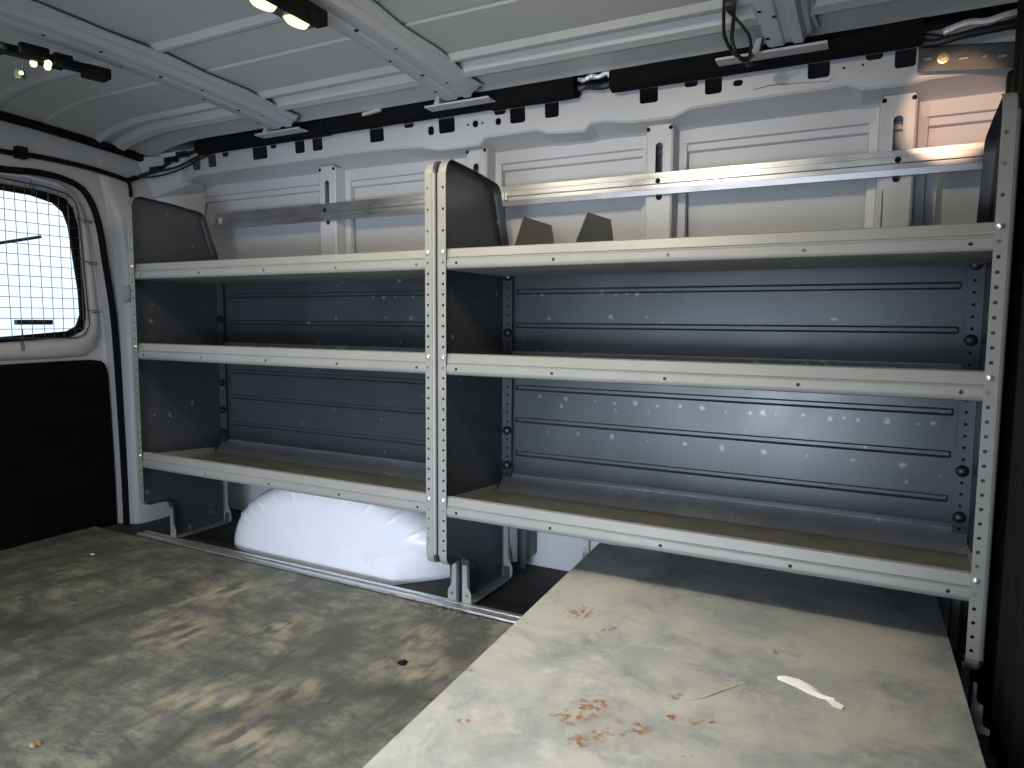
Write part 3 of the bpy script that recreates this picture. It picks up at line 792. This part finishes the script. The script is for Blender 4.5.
# wheel arch
def wheel_arch():
    b = MB(); xc, hw, H = -.510, .462, .264
    prof = [(.0, .150), (.55, .151), (.76, .154), (.79, .156), (.84, .160), (.89, .168), (.93, .178), (.955, .190), (.975, .204), (.99, .220), (1.0, .25), (1.0, .30), (1.0, .497)]
    na = 200; vs = []; fs = []
    ribs = [math.radians(a) for a in (27, 36, 45, 57, 70, 84, 98, 112, 126, 140)]
    for ip, (r, y) in enumerate(prof):
        for i in range(na + 1):
            a = PI * i / na
            q = 0
            if 4 <= ip <= 8: q = sum((.0100 if t < 1.3 else .0045) * (.6 if ip in (4, 8) else 1) * math.exp(-((a - t) / .016) ** 2) for t in ribs)
            ca, sa = math.cos(a), math.sin(a)
            # slightly squared arch
            e = .96
            X = math.copysign(abs(ca) ** e, ca); Z = abs(sa) ** e
            dent = .014 * math.exp(-((a - math.radians(112)) / .14) ** 2) if ip > 6 else 0
            XX = xc - hw * X * r; ZZ = (H - dent) * Z * r - .012
            st = lambda t: max(0, min(1, t)) ** 2 * (3 - 2 * max(0, min(1, t)))
            back = (.065 * st((XX + .235) / .03) + .09 * st((XX + .20) / .10)) * max(0, 1 - ZZ / .12)
            vs.append((XX, min(.497, y - q * .8 + back), ZZ + q * .4 * sa))
    for k in range(len(prof) - 1):
        for i in range(na): fs.append((k * (na + 1) + i, k * (na + 1) + i + 1, (k + 1) * (na + 1) + i + 1, (k + 1) * (na + 1) + i))
    b.add(vs, fs)
    o = b.build('wheel_arch', M['arch'], solid=.0015, angle=70, merge=1e-4)
    return set_props(o, 'white painted ribbed wheel arch, scuffed, bulging from the floor under the left shelves', 'wheel arch')
wheel_arch()

# steel topped platform at right
def platform():
    u = empty('platform', (.74, -.4, 0), 'low platform with a rust stained grey steel top, pushed under the right shelves', 'platform')
    z = .172
    c4 = [(.333, .270), (1.094, .300), (1.160, -1.30), (.160, -1.30)]
    # left edge passes (.333,.27) -> (.394,-.755) and beyond
    c4 = [(.330, .275), (1.093, .310), (1.138, -1.15), (.415, -1.15)]
    t = MB(); t.slab(c4, [], lambda x, y: (x, y, z - .004), lambda x, y: (x, y, z)); t.slab(c4, [], lambda x, y: (x, y, z - .02), lambda x, y: (x, y, z - .0041))
    t = MB(); t.slab(c4, [], lambda x, y: (x, y, z - .020), lambda x, y: (x, y, z))
    t.build('steel_top', M['table'], u, bevel=.0015)
    b = MB(); ci = inset([(p[0], p[1]) for p in reversed(c4)], .006)
    b.slab(ci, [], lambda x, y: (x, y, .0), lambda x, y: (x, y, z - .0202))
    b.build('body', M['dark_steel'], u)
    return u
platform()

# sheet dividers on the top shelf
def divider(x, pts, label, lean=0.0, mat='dark'):
    u = MB(); th = .0016
    z0 = ZT - .0385
    u.slab(pts, [], lambda y, z: (x + lean * (z - z0), y, z), lambda y, z: (x + th + lean * (z - z0), y, z))
    ym = [p[0] for p in pts]; y0, y1 = min(ym), max(ym)
    u.box(x - .018, x + th, y0 + .01, .28, z0, z0 + .0016)
    o = u.build('shelf_divider', M['divider'])
    return set_props(o, label, 'divider', 'sheet steel dividers on the top shelf')
M['divider'] = simple('bare_sheet_divider', (.17, .165, .145), .42, .4, .12, 10, .05)
zf = ZT - .0385
dv = [(.105, zf), (.118, .935), (.178, 1.018), (.336, 1.012), (.352, .965), (.330, zf)]
divider(.160, [(.065, zf), (.105, .942), (.150, 1.012), (.315, 1.010), (.331, .972), (.331, ZT + .010), (.286, zf)], 'dark steel shelf divider nearest the centre posts, upright on the top shelf')
divider(.330, [(.055, zf), (.085, .940), (.152, 1.012), (.310, 1.014), (.330, .968), (.330, ZT + .010), (.286, zf)], 'olive grey steel shelf divider, second from the centre posts on the top shelf')
divider(.950, [(.10, zf), (.12, .942), (.17, 1.018), (.31, 1.016), (.331, .972), (.331, ZT + .010), (.286, zf)], 'thin shelf divider seen edge on, in front of the rightmost wall pillar')
divider(1.050, [(.10, zf), (.12, .942), (.17, 1.045), (.31, 1.030), (.331, .972), (.331, ZT + .010), (.286, zf)], 'shelf divider seen edge on, nearest the right end of the top shelf')

# foam sleeved pipe along the header
def sleeve(x0, x1, r, y, z, label, slack=0.0):
    n = 14; pts = [(x0 + (x1 - x0) * i / n, y + .001 * math.sin(i * 1.7), z + slack * math.sin(PI * i / n)) for i in range(n + 1)]
    b = MB(); b.tube(pts, r, 14)
    o = b.build('foam_sleeve', M['foam']); return set_props(o, label, 'cable sleeve', 'black foam cable sleeves under the roof edge')
sleeve(.322, 1.010, .0285, .326, 1.364, 'long black foam cable sleeve under the roof edge, above the right shelves')
sleeve(-.03, .225, .0280, .326, 1.364, 'short black foam cable sleeve just right of the middle roof crossmember')
sleeve(-.62, -.035, .0260, .328, 1.366, 'black foam cable sleeve between the two left roof crossmembers', .0)
sleeve(-1.235, -.625, .0255, .328, 1.362, 'leftmost black foam cable sleeve, running towards the rear corner', .0)
cbt = MB()
cbt.tube(smooth_path([(.2265, .333, 1.362), (.25, .336, 1.366), (.29, .331, 1.358), (.3205, .333, 1.362)]), .010, 8)
set_props(cbt.build('cable_bundle', M['cable']), 'short bundle of black cables joining the two foam sleeves right of centre', 'cable')
def wrap(pts, r, label):
    b = MB(); b.tube(smooth_path(pts, 4), r, 8); o = b.build('foil_wrap', M['foil']); return set_props(o, label, 'foil wrap', 'silver foil wraps on the roof edge cables')
wrap([(.232, .318, 1.380), (.25, .312, 1.374), (.27, .313, 1.380), (.29, .312, 1.376), (.312, .318, 1.384), (.318, .318, 1.372)], [.004, .006, .005, .007, .006, .005, .007, .006, .008, .006, .007, .006, .006, .006, .007, .006, .007, .007, .006, .005, .004], 'crumpled silver foil wrap between the two foam sleeves right of centre')
wrap([(1.045, .315, 1.352), (1.085, .312, 1.362), (1.12, .315, 1.360), (1.15, .315, 1.366), (1.185, .320, 1.372)], .0078, 'long silver foil wrap at the right end of the roof edge, above the slotted bracket')
wrap([(-.470, .305, 1.376), (-.425, .304, 1.380), (-.40, .305, 1.382)], .0065, 'short silver foil wrap on the sleeve left of the middle crossmember')
wrap([(-1.08, .312, 1.366), (-1.055, .312, 1.372)], .004, 'tiny silver foil wrap on the leftmost foam sleeve')
ed = MB(); ed.tube(smooth_path([(.98, .33, 1.348), (1.03, .325, 1.338), (1.08, .322, 1.343), (1.15, .325, 1.348), (1.19, .33, 1.350)]), .008, 8); ed.tube(smooth_path([(.99, .33, 1.365), (1.05, .33, 1.345), (1.12, .33, 1.352), (1.19, .33, 1.358)]), .007, 8)
set_props(ed.build('cable_end', M['cable']), 'loose black cable ends below the long silver foil wrap at right', 'cable')

# corner wiring at the rear
cw = MB()
for pts, r in (([(-1.462, .235, 1.258), (-1.46, .262, 1.275), (-1.44, .30, 1.296), (-1.41, .325, 1.322), (-1.36, .335, 1.346), (-1.30, .335, 1.352), (-1.22, .333, 1.360)], .007),
               ([(-1.455, .24, 1.266), (-1.43, .29, 1.288), (-1.36, .325, 1.306), (-1.29, .335, 1.328), (-1.20, .335, 1.348)], .0045),
               ([(-1.45, .25, 1.262), (-1.42, .30, 1.276), (-1.35, .330, 1.297), (-1.27, .34, 1.322), (-1.18, .335, 1.342)], .0035),
               ([(-1.30, .338, 1.325), (-1.285, .340, 1.314), (-1.270, .342, 1.305), (-1.262, .345, 1.310)], .003)):
    cw.tube(smooth_path(pts), r, 7)
for p in ((-1.39, .325, 1.335), (-1.33, .330, 1.350), (-1.44, .30, 1.300)): cw.box(p[0] - .028, p[0] + .028, p[1] - .010, p[1] + .010, p[2] - .009, p[2] + .009)
set_props(cw.build('corner_wiring', M['cable'], bevel=.002), 'tangle of black wires and plugs in the upper rear corner', 'wiring')

# cable loop at third crossmember
cl = MB()
cl.tube(smooth_path([(.672, -.02, 1.402), (.668, .06, 1.400), (.660, .12, 1.385), (.652, .15, 1.352), (.660, .165, 1.325), (.672, .20, 1.318), (.678, .235, 1.345)]), .0045, 7)
cl.tube(smooth_path([(.660, -.02, 1.404), (.652, .06, 1.402), (.642, .11, 1.382), (.640, .14, 1.352), (.655, .18, 1.328), (.672, .22, 1.330), (.678, .250, 1.345)]), .004, 7)
cl.tube(smooth_path([(.65, .10, 1.392), (.668, .125, 1.376), (.688, .15, 1.350), (.684, .19, 1.332), (.672, .225, 1.318), (.676, .26, 1.330)]), .0035, 7)
cl.box(.654, .672, .06, .085, 1.382, 1.400)
set_props(cl.build('hanging_cable', M['cable'], bevel=.001), 'looped black cable hanging beside the right roof crossmember', 'cable')

# slotted bracket, upper right
def slotted_bracket():
    b = MB(); y = .338
    fx = lambda x, z: (x, y - .0, z)
    b.slab([(1.003, 1.287), (1.195, 1.267), (1.195, 1.318), (1.003, 1.337)], [rrect(1.010, 1.028, 1.308, 1.315, .0035), rrect(1.075, 1.094, 1.300, 1.307, .0035), rrect(1.142, 1.160, 1.293, 1.300, .0035), circ(1.122, 1.301, .0045, 10)], lambda x, z: (x, y, z), lambda x, z: (x, y + .0022, z))
    b.slab([(1.003, y), (1.195, y), (1.195, y + .022), (1.003, y + .022)], [], lambda x, yy: (x, yy, 1.3355 - .099 * (x - 1.003)), lambda x, yy: (x, yy, 1.3375 - .099 * (x - 1.003)))
    o = b.build('slotted_bracket', M['dark_steel'])
    set_props(o, 'dark steel slotted angle bracket screwed to the header at upper right', 'bracket')
    s = MB(); s.lathe([(.0115, 0), (.0115, -.0016), (.0085, -.0022), (.007, -.0022), (.0065, -.0065), (.0, -.0068)], (1.049, y - .0003, 1.308), 'y', 18)
    s.build('screw', M['brass'], o)
    p = MB(); p.slab([(1.005, 1.290), (1.19, 1.270), (1.19, 1.316), (1.005, 1.334)], [], lambda x, z: (x, y + .010, z), lambda x, z: (x, y + .012, z)); p.build('backing_plate', M['body'], o)
    return o
slotted_bracket()

# LED roof lamps
def roof_lamp(c, ang, label, lit, glow):
    u = empty('roof_lamp', (c[0], c[1], c[2]), label, 'lamp', 'LED lamps on the roof crossmembers')
    ca, sa = math.cos(ang), math.sin(ang)
    T = lambda a, w, h: (c[0] + a * ca - w * sa, c[1] + a * sa + w * ca, c[2] + h)
    def tbox(mb, a0, a1, w0, w1, h0, h1):
        mb.hexa([T(a0, w0, h0), T(a1, w0, h0), T(a1, w1, h0), T(a0, w1, h0)], [T(a0, w0, h1), T(a1, w0, h1), T(a1, w1, h1), T(a0, w1, h1)])
    return u, T, tbox
# lit lamp
u, T, tbox = roof_lamp((-.118, -.372, 1.352), math.radians(92), 'lit LED roof lamp with two glowing lenses beside the middle crossmember', True, 1)
b = MB(); tbox(b, -.13, .092, -.027, .020, .006, .012); b.build('base_plate', M['base'] if 'base' in M else M['dark_steel'], u, bevel=.002)
b = MB(); tbox(b, -.20, .085, -.052, -.022, -.002, .030); tbox(b, -.16, -.02, -.058, -.05, .0, .02); tbox(b, .03, .075, -.060, -.05, -.004, .022); b.build('housing', M['black'], u, bevel=.004)
for a in (-.043, .048):
    l = MB(); n = 20
    top = [T(a + .030 * math.copysign(abs(math.cos(2 * PI * k / n)) ** .8, math.cos(2 * PI * k / n)), .0 + .0165 * math.copysign(abs(math.sin(2 * PI * k / n)) ** .6, math.sin(2 * PI * k / n)), .0062) for k in range(n)]
    bot = [T(a + .026 * math.cos(2 * PI * k / n), .0 + .0135 * math.sin(2 * PI * k / n), -.0015) for k in range(n)]
    l.add(top + bot, [(i, (i + 1) % n, n + (i + 1) % n, n + i) for i in range(n)] + [tuple(range(n)), tuple(range(n, 2 * n))])
    l.build('lens', M['led'], u)
# broken lamp
u, T, tbox = roof_lamp((-.800, -.435, 1.352), math.radians(78), 'broken black roof lamp with bare bulbs under the rear crossmember', True, 1)
b = MB(); tbox(b, -.125, .125, -.018, .018, -.004, .014); tbox(b, -.140, -.08, -.026, .022, -.006, .010); tbox(b, .08, .135, -.022, .026, -.012, .014); tbox(b, -.06, .0, -.030, -.012, -.002, .022); tbox(b, .01, .05, -.026, .0, -.006, .020); tbox(b, -.03, .04, .012, .022, -.008, .004)
b.build('housing', M['black'], u, bevel=.004)
for a, w in ((-.022, .014), (.006, .012), (.0, -.012)):
    l = MB(); l.lathe([(0, -.012), (.005, -.011), (.0075, -.006), (.0075, 0), (.005, .004)], T(a, w, -.004), 'z', 12); l.build('bulb', M['led'], u)
k = MB(); k.tube([T(-.035, .02, -.004), T(-.04, .026, -.014), T(-.043, .030, -.024)], .001, 5); k.build('lead', M['wire'], u)
k = MB(); q = T(-.046, .032, -.034)
k.hexa([(q[0] - .006, q[1] - .008, q[2] - .010), (q[0] + .008, q[1] - .002, q[2] - .012), (q[0] + .006, q[1] + .010, q[2] - .010), (q[0] - .008, q[1] + .004, q[2] - .008)], [(q[0] - .006, q[1] - .008, q[2] + .009), (q[0] + .008, q[1] - .002, q[2] + .007), (q[0] + .006, q[1] + .010, q[2] + .009), (q[0] - .008, q[1] + .004, q[2] + .011)])
k.build('circuit_board', M['board'], u)
k = MB(); k.lathe([(.0, -.003), (.004, -.002), (.005, .003)], (q[0] + .009, q[1] - .002, q[2]), 'x', 8); k.build('bulb', M['led'], u)

# wire mesh guard in the rear window
def guard():
    xg = -1.515
    G = [(-1.12, .69), (-1.13, 1.19), (-0.202, 1.191), (-0.054, 1.185), (.020, 1.172), (0.043, 1.145), (0.051, 1.105), (0.071, 0.728), (.055, .695), (0.02, 0.683), (-0.229, 0.686)]
    u = empty('window_guard', (xg, -.5, .69), 'welded wire mesh guard hooked over the rear door window', 'guard')
    b = MB(); pts = [(xg, y, z) for y, z in G] + [(xg, *G[0])]
    b.tube(pts, .0024, 6); b.build('frame_rod', M['wire'], u)
    g = MB()
    def span(fix, isy):
        xs = []
        for i in range(len(G)):
            p, q = G[i], G[(i + 1) % len(G)]
            a, b2 = (p[0], q[0]) if isy else (p[1], q[1])
            if (a - fix) * (b2 - fix) < 0:
                t = (fix - a) / (b2 - a); xs.append((p[1] + t * (q[1] - p[1])) if isy else (p[0] + t * (q[0] - p[0])))
        return (min(xs), max(xs)) if len(xs) > 1 else None
    y = .050
    while y > -1.1:
        s = span(y, True)
        if s: g.tube([(xg + .001, y + .003 * math.sin(y * 60), s[0]), (xg + .001, y, (s[0] + s[1]) / 2), (xg + .001, y - .003 * math.sin(y * 40), s[1])], .0011, 5)
        y -= .0335
    z = .715
    while z < 1.18:
        s = span(z, False)
        if s: g.tube([(xg + .003, s[0], z), (xg + .003, s[1], z)], .0011, 5)
        z += .0345
    g.build('mesh', M['wire'], u)
    for (a, c2) in (((-0.103, 1.196), (-0.098, 1.160)), ((0.047, 1.088), (0.092, 1.087)), ((0.058, 0.946), (0.104, 0.943)), ((0.063, 0.777), (0.110, 0.774)), ((-0.155, 0.715), (-0.152, 0.650))):
        h = MB(); d = Vector((0, c2[0] - a[0], c2[1] - a[1])); w = Vector((0, -d.z, d.y)).normalized() * .0035
        A = Vector((xg + .003, *a)); B = Vector((xg + .003, *c2))
        h.tube(smooth_path([A + w, A + d * .5 + w, B + w * .8, B + w * .2 + Vector((0, 0, 0)) + d.normalized() * .003, B - w * .8, A + d * .4 - w], 4), .0015, 6)
        h.build('hook', M['wire'], u)
    return u
guard()
# grey tab on the rear post
tg = MB(); tg.box(-1.206, -1.178, -.004, .006, .803, .858); tg.box(-1.190, -1.168, -.0060, -.0035, .815, .850)
tg.build('latch_plate', M['tab'], UL, bevel=.002)['label'] = 'small grey latch plate clipped to the rear post'

# bracket at wall foot beside centre panel
wb = MB(); wb.slab([(.008, .0), (.036, .0), (.038, .30), (.008, .30)], [], lambda x, z: (x, .425, z), lambda x, z: (x, .428, z)); wb.slab([(.425, .03), (.497, .03), (.497, .30), (.425, .30)], [], lambda y, z: (.037, y, z), lambda y, z: (.040, y, z)); wb.tube([(.039, .425, .03), (.039, .425, .30)], .003, 8)
set_props(wb.build('wall_bracket', M['dark_steel'], bevel=.002), 'dark grey upright bracket on the lower wall right of the centre panel', 'bracket')

# debris
def blob(name, c, r, mat, label, cat, group=None, seed=0, squash=.5):
    rnd = random.Random(seed); bm = bmesh.new(); bmesh.ops.create_icosphere(bm, subdivisions=3, radius=1)
    ph = [rnd.uniform(0, 6) for _ in range(6)]
    for v in bm.verts:
        n = v.co.copy(); k = 1 + .22 * math.sin(3 * n.x + ph[0]) + .18 * math.sin(5 * n.y + ph[1]) + .14 * math.sin(7 * n.x + 4 * n.z + ph[2])
        v.co = Vector((n.x * r[0] * k, n.y * r[1] * k, max(n.z, -.6) * r[2] * k))
    zmin = min(v.co.z for v in bm.verts)
    me = bpy.data.meshes.new(name); bm.to_mesh(me); bm.free(); me.materials.append(mat)
    for p in me.polygons: p.use_smooth = True
    o = bpy.data.objects.new(name, me); COL.objects.link(o); o.location = (c[0], c[1], c[2] - zmin)
    return set_props(o, label, cat, group)
blob('pebble', (-.325, -.783, 0), (.011, .008, .005), M['stone'], 'small brown pebble on the floor at lower left', 'pebble', seed=1)
blob('dirt_crumb', (-.314, -.2, 0), (.012, .007, .003), M['dirt'], 'dark flat crumb of dirt on the floor in front of the wheel arch', 'dirt', seed=2)
blob('dirt_crumb', (.065, -.232, 0), (.012, .009, .003), M['black'], 'black crumb on the floor beside the platform edge', 'dirt', seed=3)
blob('paper_scrap', (-1.235, -.125, 0), (.010, .005, .0012), M['paper'], 'tiny white scrap on the floor near the rear door', 'scrap', seed=4)
dc = MB()
rnd = random.Random(5)
for i in range(46):
    x = rnd.gauss(-.03, .045); y = rnd.gauss(.052, .009); s = rnd.uniform(.002, .009)
    if y > .064: y = .060
    dc.lathe([(0, 0), (s, .0003), (s * .8, s * .5), (0, s * .8)], (x, y, 0), 'z', 6)
set_props(dc.build('dirt_pile', M['dirt'], smooth=True), 'crumbled brown dirt heaped against the track below the centre posts', 'dirt', kind='stuff')

# paper shred on the platform
def shred():
    z = .1722; b = MB()
    top = [(.839, -.251), (.850, -.250), (.872, -.252), (.893, -.262), (.912, -.276), (.930, -.283)]
    bot = [(.841, -.262), (.852, -.270), (.868, -.283), (.884, -.295), (.902, -.297), (.921, -.289)]
    bot = [(a[0] + .6 * (c[0] - a[0]), a[1] + .55 * (c[1] - a[1])) for a, c in zip(top, bot)]
    n = len(top); vs = [(x, y, z + .0035 + .004 * math.sin(i * .9)) for i, (x, y) in enumerate(top)] + [(x, y, z + .0010) for x, y in bot]
    vs += [((a[0] + c[0]) / 2, (a[1] + c[1]) / 2, z + .005) for a, c in zip(top, bot)]
    b.add(vs, [(i, i + 1, 2 * n + i + 1, 2 * n + i) for i in range(n - 1)] + [(2 * n + i, 2 * n + i + 1, n + i + 1, n + i) for i in range(n - 1)])
    b.add([(.912, -.283, z + .001), (.924, -.284, z + .003), (.941, -.297, z + .003), (.938, -.306, z + .001), (.925, -.302, z + .001)], [(0, 1, 2, 3, 4)])
    return set_props(b.build('paper_shred', M['paper'], solid=.0006), 'curled white paper shred lying on the steel topped platform', 'scrap')
shred()
st = MB(); st.tube(smooth_path([(.722, -.390, .1735), (.741, -.376, .1732), (.759, -.350, .1745), (.776, -.322, .1735), (.793, -.296, .1732)]), [.0006 + .0009 * min(1, i / 12) for i in range(25)], 6)
set_props(st.build('straw_piece', M['straw']), 'thin pale yellow straw lying on the platform beside the paper shred', 'straw')

# outside ground
gd = MB(); gd.box(-30, 30, -30, 30, -.56, -.55)
# keep a hole-free yard well below the van floor
o = gd.build('floor_yard', M['concrete'], smooth=False); o['kind'] = 'structure'

# ------------------------------------------------------------------ light
w = bpy.data.worlds.new('world'); SC.world = w; w.use_nodes = True
nt = w.node_tree; bg = nt.nodes['Background']
tc = nt.nodes.new('ShaderNodeTexCoord'); no = nt.nodes.new('ShaderNodeTexNoise'); no.inputs['Scale'].default_value = 2.2; no.inputs['Detail'].default_value = 5
cr = nt.nodes.new('ShaderNodeMix'); cr.data_type = 'RGBA'
cr.inputs[6].default_value = (.62, .78, 1.0, 1); cr.inputs[7].default_value = (.92, .96, 1.0, 1)
nt.links.new(tc.outputs['Generated'], no.inputs['Vector']); nt.links.new(no.outputs['Fac'], cr.inputs[0]); nt.links.new(cr.outputs[2], bg.inputs[0])
bg.inputs[1].default_value = 1.35

def area(loc, target, size, energy, col, sy=None):
    l = bpy.data.lights.new('light', 'AREA'); l.shape = 'RECTANGLE'; l.size = size; l.size_y = sy or size; l.energy = energy; l.color = col
    o = bpy.data.objects.new('light', l); COL.objects.link(o); o.location = loc
    o.rotation_euler = (Vector(target) - Vector(loc)).to_track_quat('-Z', 'Y').to_euler(); return o
area((-.118, -.372, 1.335), (-.118, -.30, 0), .03, 3.2, (1, .87, .62), .16)
area((.36, -.62, 1.36), (.36, -.3, 0), .03, 7.5, (1, .87, .62), .16)
area((-.80, -.62, 1.34), (-.80, -.3, 0), .03, 2, (1, .87, .62), .16)
# daylight coming in low through the open side door
area((.25, -2.3, .30), (-.25, .2, .15), 1.2, 9, (.80, .88, 1.0), .5).data.spread = math.radians(75)
# added warm spot without a fixture, tinting the far upper corner orange
sp = bpy.data.lights.new('light', 'SPOT'); sp.energy = 26; sp.color = (1, .58, .36); sp.spot_size = math.radians(14); sp.spot_blend = .5; sp.shadow_soft_size = .01
so = bpy.data.objects.new('light', sp); COL.objects.link(so); so.location = (.98, -.55, 1.30)
so.rotation_euler = (Vector((1.085, .46, 1.205)) - Vector(so.location)).to_track_quat('-Z', 'Y').to_euler()

SC.view_settings.view_transform = 'Standard'; SC.view_settings.look = 'None'
SC.view_settings.gamma = 1; SC.view_settings.use_curve_mapping = False
SC.view_settings.exposure = 0.2
